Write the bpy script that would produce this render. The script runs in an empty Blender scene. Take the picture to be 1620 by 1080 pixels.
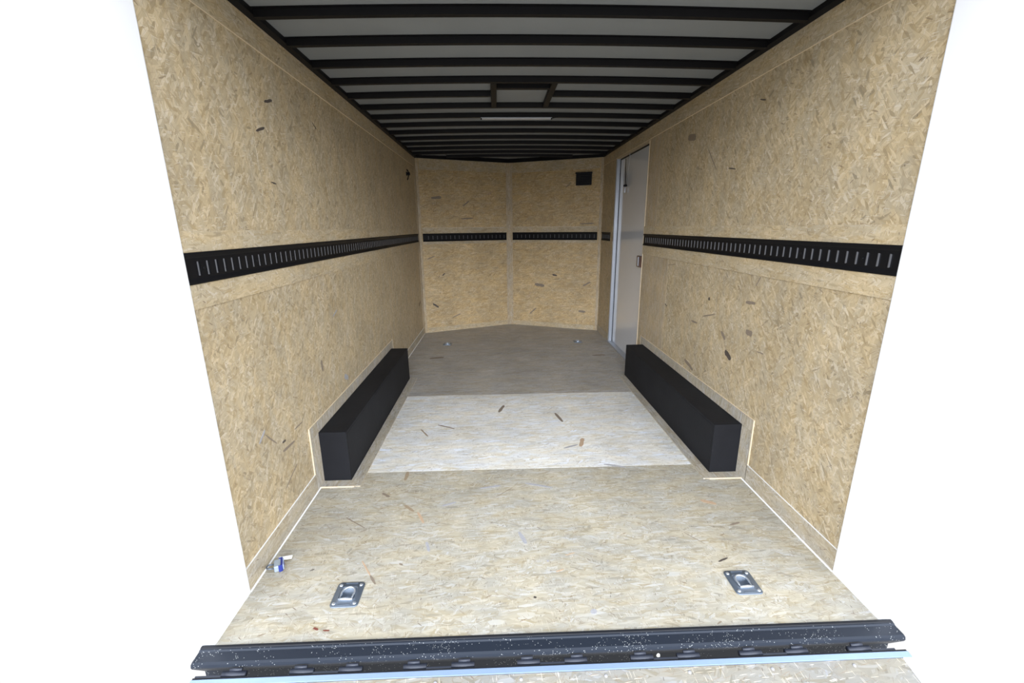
import bpy, bmesh, math, random
from mathutils import Vector, Matrix
C = bpy.context.scene.collection
S = bpy.context.scene

# ---------------------------------------------------------------- camera
CX, CZ, PITCH, YAW, ROLL, F = -0.1569, 1.2004, 0.2583, 0.03224, 0.00921, 684.9
def ray(a, b):
    c, s = math.cos(ROLL), math.sin(ROLL); a, b = a*c+b*s, -a*s+b*c
    X, Yd, Zu = a/F, 1.0, b/F
    c, s = math.cos(PITCH), math.sin(PITCH); Y = Yd*c+Zu*s; Z = -Yd*s+Zu*c
    c, s = math.cos(YAW), math.sin(YAW); return Vector((X*c+Y*s, -X*s+Y*c, Z))
fwd = ray(0, 0).normalized()
right = (ray(1, 0)-ray(0, 0)).normalized()
up = right.cross(fwd)
cam = bpy.data.cameras.new('camera'); cam.sensor_width = 36; cam.lens = 36*F/1620; cam.clip_start = .02
co = bpy.data.objects.new('camera', cam); C.objects.link(co)
m = Matrix((right, up, -fwd)).transposed().to_4x4(); m.translation = Vector((CX, 0, CZ))
co.matrix_world = m
S.camera = co

# ---------------------------------------------------------------- sky, exposure
# overcast white daylight: the sky towards the open rear (-Y) is the bright side,
# the pale ground is dimmer than the sky
HAZE, HAZE_AZ, HAZE_EL, HAZE_SP = 13.0, 1.0, .27, .20
w = bpy.data.worlds.new('sky'); S.world = w; w.use_nodes = True
nt = w.node_tree; N = nt.nodes; K = nt.links
bg = N['Background']
tc = N.new('ShaderNodeTexCoord'); sx = N.new('ShaderNodeSeparateXYZ'); K.new(tc.outputs['Generated'], sx.inputs[0])
rz = N.new('ShaderNodeMapRange'); rz.inputs[1].default_value = -.02; rz.inputs[2].default_value = .95
K.new(sx.outputs['Z'], rz.inputs[0])
ry = N.new('ShaderNodeMapRange'); ry.inputs[1].default_value = .3; ry.inputs[2].default_value = -.5
K.new(sx.outputs['Y'], ry.inputs[0])
mul = N.new('ShaderNodeMath'); mul.operation = 'MULTIPLY'; K.new(rz.outputs[0], mul.inputs[0]); K.new(ry.outputs[0], mul.inputs[1])
mix = N.new('ShaderNodeMix'); mix.data_type = 'RGBA'
mix.inputs['A'].default_value = (1.03, 1.03, 1.03, 1); mix.inputs['B'].default_value = (3.9, 4.3, 5.0, 1)
K.new(mul.outputs[0], mix.inputs['Factor'])
# bright haze low in the sky behind the camera: azimuth spread wide, elevation about 13 degrees
def wm(op, *a):
    n = N.new('ShaderNodeMath'); n.operation = op
    for i, v in enumerate(a):
        if isinstance(v, (int, float)): n.inputs[i].default_value = v
        else: K.new(v, n.inputs[i])
    return n.outputs[0]
az = wm('DIVIDE', wm('ARCTAN2', sx.outputs['X'], wm('MULTIPLY', sx.outputs['Y'], -1.0)), HAZE_AZ)
el = wm('DIVIDE', wm('SUBTRACT', wm('ARCSINE', sx.outputs['Z']), HAZE_EL), HAZE_SP)
lobe = wm('MULTIPLY', wm('EXPONENT', wm('MULTIPLY', wm('ADD', wm('MULTIPLY', az, az), wm('MULTIPLY', el, el)), -1.0)), HAZE)
up_ = N.new('ShaderNodeMapRange'); up_.inputs[1].default_value = -.03; up_.inputs[2].default_value = .05; K.new(sx.outputs['Z'], up_.inputs[0])
lobe = wm('MULTIPLY', lobe, up_.outputs[0])
hz = N.new('ShaderNodeVectorMath'); hz.operation = 'SCALE'; hz.inputs[0].default_value = (1.0, 1.05, 1.15); K.new(lobe, hz.inputs['Scale'])
ad = N.new('ShaderNodeVectorMath'); K.new(mix.outputs['Result'], ad.inputs[0]); K.new(hz.outputs[0], ad.inputs[1])
K.new(ad.outputs[0], bg.inputs['Color'])
bg.inputs['Strength'].default_value = 1.0
S.view_settings.view_transform = 'Standard'; S.view_settings.look = 'None'
S.view_settings.exposure = 0.0; S.view_settings.gamma = 1.0
S.view_settings.use_curve_mapping = False

# ---------------------------------------------------------------- materials
def nodes(name):
    mt = bpy.data.materials.new(name); mt.use_nodes = True
    return mt, mt.node_tree.nodes, mt.node_tree.links, mt.node_tree.nodes['Principled BSDF']
def plain(name, col, rough=.5, metal=0, var=.0, vscale=20, spec=.5, bump=0, bscale=200):
    mt, N, K, b = nodes(name)
    b.inputs['Roughness'].default_value = rough; b.inputs['Metallic'].default_value = metal
    b.inputs['Specular IOR Level'].default_value = spec
    tc = N.new('ShaderNodeTexCoord')
    no = N.new('ShaderNodeTexNoise'); no.inputs['Scale'].default_value = vscale; no.inputs['Detail'].default_value = 5
    K.new(tc.outputs['Object'], no.inputs['Vector'])
    mx = N.new('ShaderNodeMix'); mx.data_type = 'RGBA'
    mx.inputs['A'].default_value = tuple(c*(1-var) for c in col)+(1,); mx.inputs['B'].default_value = tuple(min(1, c*(1+var)) for c in col)+(1,)
    K.new(no.outputs['Fac'], mx.inputs['Factor']); K.new(mx.outputs['Result'], b.inputs['Base Color'])
    if bump:
        n2 = N.new('ShaderNodeTexNoise'); n2.inputs['Scale'].default_value = bscale; K.new(tc.outputs['Object'], n2.inputs['Vector'])
        bp = N.new('ShaderNodeBump'); bp.inputs['Strength'].default_value = bump; bp.inputs['Distance'].default_value = .002
        K.new(n2.outputs['Fac'], bp.inputs['Height']); K.new(bp.outputs['Normal'], b.inputs['Normal'])
    return mt

def osb(name, base, angs=(8, -42, 55, 92), grime=0.0, contrast=1.0, rough=.55, size=1.0, grimecol=(.12, .11, .10), spec=.35, flake=.075):
    """oriented strand board: four crossing layers of long flakes, fine fibre, sparse dark chips"""
    mt, N, K, b = nodes(name)
    def math_(op, a, c=None, clamp=False):
        n = N.new('ShaderNodeMath'); n.operation = op; n.use_clamp = clamp
        for i, v in enumerate((a, c)):
            if v is None: continue
            if isinstance(v, (int, float)): n.inputs[i].default_value = v
            else: K.new(v, n.inputs[i])
        return n.outputs[0]
    def mixc(f, A, B, mode='MIX'):
        n = N.new('ShaderNodeMix'); n.data_type = 'RGBA'; n.blend_type = mode
        for key, v in (('Factor', f), ('A', A), ('B', B)):
            if isinstance(v, tuple): n.inputs[key].default_value = v+(1,) if len(v) == 3 else v
            elif isinstance(v, (int, float)): n.inputs[key].default_value = v
            else: K.new(v, n.inputs[key])
        return n.outputs['Result']
    uv = N.new('ShaderNodeUVMap'); uv.uv_map = 'UVMap'
    wn = N.new('ShaderNodeTexNoise'); wn.noise_dimensions = '2D'; wn.inputs['Scale'].default_value = 9; wn.inputs['Detail'].default_value = 2
    K.new(uv.outputs[0], wn.inputs['Vector'])
    wv = N.new('ShaderNodeVectorMath'); wv.operation = 'MULTIPLY_ADD'
    K.new(wn.outputs['Color'], wv.inputs[0]); wv.inputs[1].default_value = (.014, .014, 0); K.new(uv.outputs[0], wv.inputs[2])
    col = None; height = None
    for k, a in enumerate(angs):
        mp = N.new('ShaderNodeMapping'); mp.vector_type = 'TEXTURE'
        mp.inputs['Location'].default_value = (k*3.71, k*1.37, 0); mp.inputs['Rotation'].default_value = (0, 0, math.radians(a))
        mp.inputs['Scale'].default_value = (flake*size, .0135*size, 1)
        K.new(wv.outputs[0], mp.inputs['Vector'])
        vo = N.new('ShaderNodeTexVoronoi'); vo.voronoi_dimensions = '2D'; vo.inputs['Scale'].default_value = 1; vo.inputs['Randomness'].default_value = 1
        K.new(mp.outputs[0], vo.inputs['Vector'])
        ed = N.new('ShaderNodeTexVoronoi'); ed.voronoi_dimensions = '2D'; ed.feature = 'DISTANCE_TO_EDGE'; ed.inputs['Scale'].default_value = 1
        K.new(mp.outputs[0], ed.inputs['Vector'])
        sep = N.new('ShaderNodeSeparateColor'); K.new(vo.outputs['Color'], sep.inputs[0])
        # fine fibre along the flake
        m2 = N.new('ShaderNodeMapping'); m2.inputs['Scale'].default_value = (.35, 7, 1); K.new(mp.outputs[0], m2.inputs['Vector'])
        fb = N.new('ShaderNodeTexNoise'); fb.noise_dimensions = '2D'; fb.inputs['Scale'].default_value = 1; fb.inputs['Detail'].default_value = 3
        K.new(m2.outputs[0], fb.inputs['Vector'])
        cr = N.new('ShaderNodeValToRGB'); e = cr.color_ramp.elements
        def t(c, f): return tuple(min(1, x*f) for x in c)
        c0 = contrast
        stops = [(0, t(base, 1-.34*c0)), (.07, t((base[0], base[1]*.95, base[2]*.84), 1-.16*c0)), (.25, t(base, 1-.08*c0)), (.6, base), (.85, t(base, 1+.13*c0)), (1, t((base[0]*.98, base[1]*1.03, base[2]*1.16), 1+.26*c0))]
        e[0].position, e[0].color = stops[0][0], stops[0][1]+(1,)
        e[1].position, e[1].color = stops[-1][0], stops[-1][1]+(1,)
        for p_, c_ in stops[1:-1]:
            x = e.new(p_); x.color = c_+(1,)
        K.new(sep.outputs[0], cr.inputs[0])
        f1 = N.new('ShaderNodeMapRange'); f1.inputs[1].default_value = .3; f1.inputs[2].default_value = .7
        f1.inputs[3].default_value = 1-.13*c0; f1.inputs[4].default_value = 1+.10*c0; K.new(fb.outputs['Fac'], f1.inputs[0])
        lay = N.new('ShaderNodeVectorMath'); lay.operation = 'SCALE'; K.new(cr.outputs[0], lay.inputs[0]); K.new(f1.outputs[0], lay.inputs['Scale'])
        # dark crevice at some flake rims
        eg = N.new('ShaderNodeMapRange'); eg.inputs[1].default_value = .0; eg.inputs[2].default_value = .045
        eg.inputs[3].default_value = 1; eg.inputs[4].default_value = 0; K.new(ed.outputs['Distance'], eg.inputs[0])
        st = math_('MULTIPLY', eg.outputs[0], math_('MULTIPLY', math_('POWER', sep.outputs[1], 3), .55*c0))
        lc = mixc(st, lay.outputs[0], (base[0]*.35, base[1]*.28, base[2]*.2))
        if col is None: col = lc; height = sep.outputs[2]
        else:
            g = math_('GREATER_THAN', sep.outputs[2], .58)
            col = mixc(g, col, lc)
            hm = N.new('ShaderNodeMix'); hm.data_type = 'FLOAT'; K.new(g, hm.inputs['Factor']); K.new(height, hm.inputs[2]); K.new(sep.outputs[2], hm.inputs[3]); height = hm.outputs[0]
    # sparse dark chips
    for a, th, sc, cc in ((25, .9975, (.032, .006), (.22, .16, .10)), (-33, .9975, (.022, .0035), (.14, .09, .06)), (80, .996, (.012, .0025), (.08, .055, .045)), (140, .984, (.035, .0012), (.20, .13, .08)), (15, .978, (.04, .0012), (.24, .17, .11)), (62, .984, (.022, .0011), (.18, .13, .09)), (-70, .984, (.018, .0012), (.20, .15, .11)), (5, .965, (.03, .0016), (.62, .56, .46)), (100, .97, (.025, .0014), (.62, .56, .46))):
        mp = N.new('ShaderNodeMapping'); mp.vector_type = 'TEXTURE'; mp.inputs['Location'].default_value = (a, a*.3, 0)
        mp.inputs['Rotation'].default_value = (0, 0, math.radians(a)); mp.inputs['Scale'].default_value = (sc[0], sc[1], 1); K.new(wv.outputs[0], mp.inputs['Vector'])
        vo = N.new('ShaderNodeTexVoronoi'); vo.voronoi_dimensions = '2D'; vo.inputs['Scale'].default_value = 1; K.new(mp.outputs[0], vo.inputs['Vector'])
        sep = N.new('ShaderNodeSeparateColor'); K.new(vo.outputs['Color'], sep.inputs[0])
        g = math_('MULTIPLY', math_('GREATER_THAN', sep.outputs[0], th), math_('MULTIPLY', math_('LESS_THAN', vo.outputs['Distance'], .42), .75))
        col = mixc(g, col, cc)
    # broad, soft tone drift of the sheet and traffic grime
    bn = N.new('ShaderNodeTexNoise'); bn.noise_dimensions = '2D'; bn.inputs['Scale'].default_value = 3.5; bn.inputs['Detail'].default_value = 4; K.new(uv.outputs[0], bn.inputs['Vector'])
    br = N.new('ShaderNodeMapRange'); br.inputs[1].default_value = .3; br.inputs[2].default_value = .7; br.inputs[3].default_value = .90; br.inputs[4].default_value = 1.07; K.new(bn.outputs['Fac'], br.inputs[0])
    sc_ = N.new('ShaderNodeVectorMath'); sc_.operation = 'SCALE'; K.new(col, sc_.inputs[0]); K.new(br.outputs[0], sc_.inputs['Scale']); col = sc_.outputs[0]
    hn = N.new('ShaderNodeTexNoise'); hn.noise_dimensions = '2D'; hn.inputs['Scale'].default_value = 11; hn.inputs['Detail'].default_value = 3
    hm_ = N.new('ShaderNodeMapping'); hm_.inputs['Scale'].default_value = (.6, 1.6, 1) if abs(angs[-1]) < 45 else (1.6, .6, 1); K.new(uv.outputs[0], hm_.inputs['Vector']); K.new(hm_.outputs[0], hn.inputs['Vector'])
    hr = N.new('ShaderNodeMapRange'); hr.inputs[1].default_value = .38; hr.inputs[2].default_value = .62; K.new(hn.outputs['Fac'], hr.inputs[0])
    tint = mixc(hr.outputs[0], (.975, 1.0, 1.04), (1.02, .995, .93))
    col = mixc(1.0, col, tint, 'MULTIPLY')
    if grime:
        m3 = N.new('ShaderNodeMapping'); m3.inputs['Scale'].default_value = (3, 9, 1); K.new(uv.outputs[0], m3.inputs['Vector'])
        gn = N.new('ShaderNodeTexNoise'); gn.noise_dimensions = '2D'; gn.inputs['Scale'].default_value = 1.2; gn.inputs['Detail'].default_value = 8; gn.inputs['Roughness'].default_value = .7; K.new(m3.outputs[0], gn.inputs['Vector'])
        gr = N.new('ShaderNodeMapRange'); gr.inputs[1].default_value = .25; gr.inputs[2].default_value = .75; gr.inputs[3].default_value = grime*.55; gr.inputs[4].default_value = min(1, grime*1.4); K.new(gn.outputs['Fac'], gr.inputs[0])
        col = mixc(gr.outputs[0], col, grimecol)
    K.new(col, b.inputs['Base Color'])
    b.inputs['Roughness'].default_value = rough; b.inputs['Specular IOR Level'].default_value = spec
    bp = N.new('ShaderNodeBump'); bp.inputs['Strength'].default_value = .35; bp.inputs['Distance'].default_value = .0012
    K.new(height, bp.inputs['Height']); K.new(bp.outputs['Normal'], b.inputs['Normal'])
    return mt

M = {}
M['osb_wall'] = osb('osb_wall', (.46, .37, .237), angs=(96, 12, -38, 50), contrast=1.05, size=.62, flake=.05, spec=.45, rough=.5)
M['osb_strip'] = osb('osb_strip', (.475, .385, .25), angs=(80, 40, -30, 4), contrast=.75, size=.5)
M['osb_upright'] = osb('osb_upright', (.46, .37, .25), angs=(60, 84, 99, 92), contrast=.6, size=.6)
M['osb_surround'] = osb('osb_surround', (.43, .385, .31), angs=(60, 84, 99, 92), contrast=.7, size=.6)
M['osb_nose'] = osb('osb_nose', (.50, .37, .20), angs=(80, -35, 40, 3), contrast=.95, size=.6)
M['osb_floor'] = osb('osb_floor', (.41, .375, .298), angs=(65, 24, -20, 3), contrast=.75, size=.6)
M['osb_base'] = osb('osb_base', (.44, .385, .295), angs=(80, 40, -30, 4), contrast=.75, size=.5)
M['osb_ramp'] = osb('osb_ramp', (.25, .235, .20), angs=(65, 24, -20, 3), contrast=.75, size=.6)
M['osb_floor_pale'] = osb('osb_floor_pale', (.72, .70, .65), angs=(50, -14, 12, 2), contrast=.5, size=.95)  # pale sheet, with its specular sheen also put into the base colour
M['osb_floor_dull'] = osb('osb_floor_dull', (.50, .465, .41), angs=(60, -10, 15, 2), contrast=.55, grime=.28, size=.9)
M['osb_edge'] = plain('cut_board_edge', (.72, .60, .42), .7, var=.12, vscale=90)
M['caulk'] = plain('white_caulk', (.80, .80, .78), .5, var=.04)
for i, (n_, c_) in enumerate((('flake_black', (.07, .055, .045)), ('flake_brown', (.22, .175, .13)), ('flake_umber', (.30, .23, .15)), ('flake_grey', (.34, .335, .34)), ('flake_tan', (.45, .32, .21)), ('flake_red', (.16, .045, .03)))):
    M['fl%d' % i] = plain(n_, c_, .6, var=.3, vscale=160)
M['black_steel'] = plain('black_painted_steel', (.0055, .0055, .0065), .5, var=.2, spec=.16)
M['black_box'] = plain('black_sprayed_board', (.009, .0095, .012), .65, var=.5, vscale=6, spec=.22, bump=.25, bscale=60)
M['slot_steel'] = plain('lit_slot_edge_steel', (.11, .11, .115), .55, metal=.1, spec=.2)  # grey of the light-catching slot rims, put into the colour
M['skin'] = plain('grey_roof_sheet', (.235, .252, .262), .55, var=.08, vscale=5, spec=.3)
M['alu'] = plain('aluminium_trim', (.42, .45, .50), .4, metal=.5, var=.05, vscale=50)
M['alu_blue'] = plain('silver_ramp_edge', (.30, .40, .58), .35, metal=.55, var=.05, vscale=50)
M['zinc'] = plain('zinc_plated_steel', (.15, .18, .22), .38, metal=.6, var=.12, vscale=60)
M['zinc_ring'] = plain('zinc_ring_steel', (.60, .66, .74), .25, metal=.75)
M['door_white'] = plain('glossy_white_door_sheet', (.66, .68, .72), .14, var=.02, spec=.6)
_b = M['door_white'].node_tree.nodes['Principled BSDF']; _b.inputs['Coat Weight'].default_value = .7; _b.inputs['Coat Roughness'].default_value = .06
M['ext_white'] = plain('white_exterior_sheet', (.85, .85, .85), .4)
M['tube_white'] = plain('frosted_light_tube', (.55, .55, .57), .3)
M['blue'] = plain('navy_plastic', (.02, .035, .22), .35)
M['paleblue'] = plain('pale_blue_plastic', (.42, .50, .72), .35)
M['greyblue'] = plain('grey_lock_body', (.40, .47, .55), .35, metal=.4)
M['tag'] = plain('white_paper_tag', (.86, .90, .88), .6)
M['latch'] = plain('reddish_brown_latch', (.10, .045, .03), .4)
M['rubber'] = plain('black_rubber', (.010, .011, .014), .6, var=.3, vscale=40, spec=.25)
M['hinge'] = plain('black_hinge_steel', (.022, .026, .038), .38, spec=.5)
M['stone'] = plain('chalky_chip', (.75, .76, .66), .8, var=.1, vscale=80)
# dusty black rear sill: black paint with blown pale grit
def dusty(name, base, amount):
    mt, N, K, b = nodes(name)
    tc = N.new('ShaderNodeTexCoord')
    vo = N.new('ShaderNodeTexVoronoi'); vo.inputs['Scale'].default_value = 330; K.new(tc.outputs['Object'], vo.inputs['Vector'])
    sep = N.new('ShaderNodeSeparateColor'); K.new(vo.outputs['Color'], sep.inputs[0])
    no = N.new('ShaderNodeTexNoise'); no.inputs['Scale'].default_value = 7; no.inputs['Detail'].default_value = 6; K.new(tc.outputs['Object'], no.inputs['Vector'])
    th = N.new('ShaderNodeMapRange'); th.inputs[1].default_value = .42; th.inputs[2].default_value = .68; th.inputs[3].default_value = 1.0; th.inputs[4].default_value = 1-amount; K.new(no.outputs['Fac'], th.inputs[0])
    g = N.new('ShaderNodeMath'); g.operation = 'GREATER_THAN'; K.new(sep.outputs[0], g.inputs[0]); K.new(th.outputs[0], g.inputs[1])
    l = N.new('ShaderNodeMath'); l.operation = 'LESS_THAN'; K.new(vo.outputs['Distance'], l.inputs[0]); l.inputs[1].default_value = .35
    a = N.new('ShaderNodeMath'); a.operation = 'MULTIPLY'; K.new(g.outputs[0], a.inputs[0]); K.new(l.outputs[0], a.inputs[1])
    mx = N.new('ShaderNodeMix'); mx.data_type = 'RGBA'; mx.inputs['A'].default_value = base+(1,); mx.inputs['B'].default_value = (.36, .37, .36, 1)
    K.new(a.outputs[0], mx.inputs['Factor']); K.new(mx.outputs['Result'], b.inputs['Base Color'])
    b.inputs['Roughness'].default_value = .5; b.inputs['Specular IOR Level'].default_value = .35
    return mt
M['sill'] = dusty('dusty_black_sill', (.013, .018, .028), .25)

# ---------------------------------------------------------------- mesh helpers
class MB:
    def __init__(s, mats):
        s.bm = bmesh.new(); s.uv = s.bm.loops.layers.uv.new('UVMap'); s.mats = mats
    def _uv(s, faces, off, axes=None):
        for f in faces:
            n = f.normal if f.normal.length > 0 else Vector((0, 0, 1))
            ax = max(range(3), key=lambda i: abs(n[i]))
            for l in f.loops:
                p = l.vert.co
                if axes: q = (p.dot(axes[0]), p.dot(axes[1]))
                else: q = ((p.y, p.z), (p.x, p.z), (p.x, p.y))[ax]
                l[s.uv].uv = (q[0]+off[0], q[1]+off[1])
    def add(s, src, mat=0, off=(0, 0), smooth=False, axes=None):
        """append a temporary bmesh"""
        src.normal_update(); mp = {}; fs = []
        for v in src.verts: mp[v] = s.bm.verts.new(v.co)
        for f in src.faces:
            try: nf = s.bm.faces.new([mp[v] for v in f.verts])
            except ValueError: continue
            nf.material_index = mat if not f.material_index else f.material_index
            nf.smooth = smooth; fs.append(nf)
        for f in fs: f.normal_update()
        s._uv(fs, off, axes); src.free(); return s
    def box(s, x0, x1, y0, y1, z0, z1, mat=0, bev=0, off=(0, 0), mtx=None, axes=None, smooth=False):
        t = bmesh.new(); bmesh.ops.create_cube(t, size=1)
        for v in t.verts:
            v.co = Vector(((x0+x1)/2+v.co.x*(x1-x0), (y0+y1)/2+v.co.y*(y1-y0), (z0+z1)/2+v.co.z*(z1-z0)))
        if bev: bmesh.ops.bevel(t, geom=t.edges[:], offset=bev, segments=2, affect='EDGES', profile=.6)
        if mtx is not None: bmesh.ops.transform(t, matrix=mtx, verts=t.verts)
        return s.add(t, mat, off, smooth, axes)
    def prism(s, pts, axis, a, b, mat=0, off=(0, 0), bev=0, mtx=None, smooth=False):
        """polygon pts extruded along an axis between a and b"""
        t = bmesh.new()
        def P(p, h):
            return {'x': (h, p[0], p[1]), 'y': (p[0], h, p[1]), 'z': (p[0], p[1], h)}[axis]
        A = [t.verts.new(P(p, a)) for p in pts]; B = [t.verts.new(P(p, b)) for p in pts]
        t.faces.new(A); t.faces.new(B[::-1])
        for i in range(len(pts)):
            j = (i+1) % len(pts); t.faces.new((A[j], A[i], B[i], B[j]))
        bmesh.ops.recalc_face_normals(t, faces=t.faces)
        if bev: bmesh.ops.bevel(t, geom=t.edges[:], offset=bev, segments=2, affect='EDGES', profile=.6)
        if mtx is not None: bmesh.ops.transform(t, matrix=mtx, verts=t.verts)
        return s.add(t, mat, off, smooth)
    def tube(s, path, r, mat=0, seg=10, closed=False, mtx=None):
        t = bmesh.new(); rings = []; n = len(path); path = [Vector(p) for p in path]
        for i, p in enumerate(path):
            a = path[i-1] if (i > 0 or closed) else p; c = path[(i+1) % n] if (i < n-1 or closed) else p
            d = (c-a).normalized(); u = d.orthogonal().normalized()
            if rings: # keep the frame steady
                u = (lastu - d*lastu.dot(d)).normalized()
            lastu = u; w_ = d.cross(u)
            rr = r[i] if isinstance(r, (list, tuple)) else r
            rings.append([t.verts.new(p+(u*math.cos(q)+w_*math.sin(q))*rr) for q in [2*math.pi*k/seg for k in range(seg)]])
        for i in range(n if closed else n-1):
            A, B = rings[i], rings[(i+1) % n]
            for k in range(seg): t.faces.new((A[k], A[(k+1) % seg], B[(k+1) % seg], B[k]))
        if not closed: t.faces.new(rings[0]); t.faces.new(rings[-1])
        bmesh.ops.recalc_face_normals(t, faces=t.faces)
        if mtx is not None: bmesh.ops.transform(t, matrix=mtx, verts=t.verts)
        return s.add(t, mat, smooth=True)
    def lathe(s, prof, cx, cy, seg=24, mat=0, mtx=None):
        t = bmesh.new(); rings = []
        for r, z in prof:
            rings.append([t.verts.new((cx+r*math.cos(2*math.pi*k/seg), cy+r*math.sin(2*math.pi*k/seg), z)) for k in range(seg)])
        for A, B in zip(rings, rings[1:]):
            for k in range(seg): t.faces.new((A[k], A[(k+1) % seg], B[(k+1) % seg], B[k]))
        t.faces.new(rings[-1]); t.faces.new(rings[0][::-1])
        bmesh.ops.recalc_face_normals(t, faces=t.faces)
        if mtx is not None: bmesh.ops.transform(t, matrix=mtx, verts=t.verts)
        return s.add(t, mat, smooth=True)
    def build(s, name, parent=None, loc=None):
        me = bpy.data.meshes.new(name); 
        if loc is not None:
            bmesh.ops.translate(s.bm, vec=-Vector(loc), verts=s.bm.verts)
        s.bm.to_mesh(me); s.bm.free()
        for q in s.mats: me.materials.append(M[q])
        o = bpy.data.objects.new(name, me); C.objects.link(o)
        if loc is not None: o.location = loc
        if parent is not None: o.parent = parent
        return o
def tag(o, label=None, cat=None, group=None, kind=None):
    if label: o['label'] = label
    if cat: o['category'] = cat
    if group: o['group'] = group
    if kind: o['kind'] = kind
    return o
def struct(o, label=None, cat=None): return tag(o, label, cat, kind='structure')
def empty(name, loc, rz=0):
    o = bpy.data.objects.new(name, None); C.objects.link(o); o.location = loc; o.rotation_euler = (0, 0, rz)
    o.empty_display_size = .1; return o
FM = ['fl%d' % i for i in range(6)]
rnd = random.Random(4)
def flakes(mb, table, place, base_index):
    """big dark strands pressed into the face of a sheet: thin slivers with ragged ends"""
    for a0, b0, a1, b1, wd, c in table:
        p0, p1 = Vector((a0, b0)), Vector((a1, b1)); d = p1-p0
        if d.length < .004: continue
        n = Vector((-d.y, d.x)).normalized()*wd/2
        k = 5; topv, botv = [], []
        for i in range(k+1):
            f = i/k; e = (.55 if i in (0, k) else 1)
            topv.append(p0+d*f+n*e*rnd.uniform(.75, 1.15)); botv.append(p0+d*f-n*e*rnd.uniform(.75, 1.15))
        t = bmesh.new(); T0 = [t.verts.new(place(q.x, q.y, .0006)) for q in topv]; B0 = [t.verts.new(place(q.x, q.y, .0006)) for q in botv]
        T1 = [t.verts.new(place(q.x, q.y, -.001)) for q in topv]; B1 = [t.verts.new(place(q.x, q.y, -.001)) for q in botv]
        for i in range(k): 
            t.faces.new((T0[i], T0[i+1], B0[i+1], B0[i]))
            t.faces.new((T0[i], T1[i], T1[i+1], T0[i+1])); t.faces.new((B0[i], B0[i+1], B1[i+1], B1[i]))
        t.faces.new((T0[0], B0[0], B1[0], T1[0])); t.faces.new((T0[k], T1[k], B1[k], B0[k]))
        bmesh.ops.recalc_face_normals(t, faces=t.faces)
        for f_ in t.faces: f_.material_index = base_index+c
        mb.add(t, base_index+c)

# dark strands seen on the boards: (a0, b0, a1, b1, width, tone)
FL_FLOOR = [(-0.812, 3.96, -0.684, 3.993, 0.045, 1), (0.743, 3.965, 0.868, 3.978, 0.035, 1), (-0.164, 2.689, -0.128, 2.804, 0.022, 1), (-0.547, 2.517, -0.438, 2.458, 0.012, 1), (0.211, 2.658, 0.242, 2.521, 0.018, 1), (-0.644, 2.46, -0.587, 2.365, 0.01, 2), (0.294, 2.197, 0.327, 2.294, 0.025, 4), (0.198, 2.181, 0.284, 2.22, 0.012, 3), (-0.628, 1.901, -0.628, 1.981, 0.018, 2), (-0.039, 1.851, 0.085, 1.808, 0.014, 3), (0.381, 2.004, 0.487, 1.968, 0.014, 3), (-0.713, 1.801, -0.673, 1.769, 0.014, 1), (-0.59, 1.704, -0.54, 1.657, 0.014, 2), (-0.522, 1.652, -0.486, 1.579, 0.012, 4), (-0.68, 1.373, -0.63, 1.301, 0.006, 4), (-0.63, 1.301, -0.601, 1.26, 0.008, 1), (-0.455, 1.464, -0.437, 1.411, 0.012, 3), (-0.748, 1.096, -0.731, 1.089, 0.008, 5), (-0.715, 1.086, -0.695, 1.085, 0.005, 5), (-0.538, 1.354, -0.524, 1.345, 0.008, 1), (-0.087, 1.506, -0.063, 1.436, 0.016, 3), (0.789, 1.508, 0.836, 1.522, 0.01, 1), (0.641, 1.311, 0.684, 1.328, 0.007, 0), (0.125, 1.114, 0.145, 1.122, 0.018, 3), (0.742, 1.678, 0.8, 1.648, 0.02, 4), (0.081, 1.368, 0.119, 1.38, 0.004, 4), (0.036, 1.289, 0.065, 1.3, 0.006, 4), (0.579, 1.472, 0.633, 1.404, 0.003, 1), (-0.18, 1.746, -0.102, 1.817, 0.003, 1), (-1.195, 1.864, -1.194, 1.875, 0.004, 1), (-0.051, 1.178, -0.048, 1.185, 0.01, 0), (-0.643, 1.214, -0.638, 1.224, 0.006, 1), (-0.856, 1.332, -0.842, 1.34, 0.003, 0), (-0.04, 1.038, -0.028, 1.038, 0.01, 3), (0.009, 1.346, 0.015, 1.339, 0.008, 3), (-0.42, 1.692, -0.36, 1.716, 0.012, 3), (-0.823, 1.628, -0.725, 1.558, 0.005, 1), (-0.255, 1.819, -0.159, 1.836, 0.012, 3)]
FL_R = [(2.135, 0.565, 2.072, 0.539, 0.03, 0), (2.597, 0.378, 2.471, 0.348, 0.022, 1), (2.195, 0.656, 2.148, 0.623, 0.02, 1), (2.004, 0.844, 1.927, 0.851, 0.016, 1), (2.553, 0.638, 2.476, 0.639, 0.012, 1), (2.415, 0.693, 2.281, 0.731, 0.008, 1), (2.838, 1.718, 2.73, 1.698, 0.04, 1), (2.552, 1.607, 2.439, 1.489, 0.006, 1), (2.306, 1.479, 2.238, 1.467, 0.006, 0), (2.095, 1.739, 2.05, 1.725, 0.006, 0), (3.003, 0.936, 2.864, 0.952, 0.004, 1), (1.972, 0.709, 1.92, 0.709, 0.03, 1), (1.941, 0.93, 1.912, 0.974, 0.006, 1), (1.867, 0.639, 1.815, 0.642, 0.006, 1), (2.073, 1.165, 2.05, 1.159, 0.006, 1), (2.361, 0.794, 2.364, 0.811, 0.02, 0), (3.016, 0.672, 2.954, 0.656, 0.008, 0)]
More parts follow.
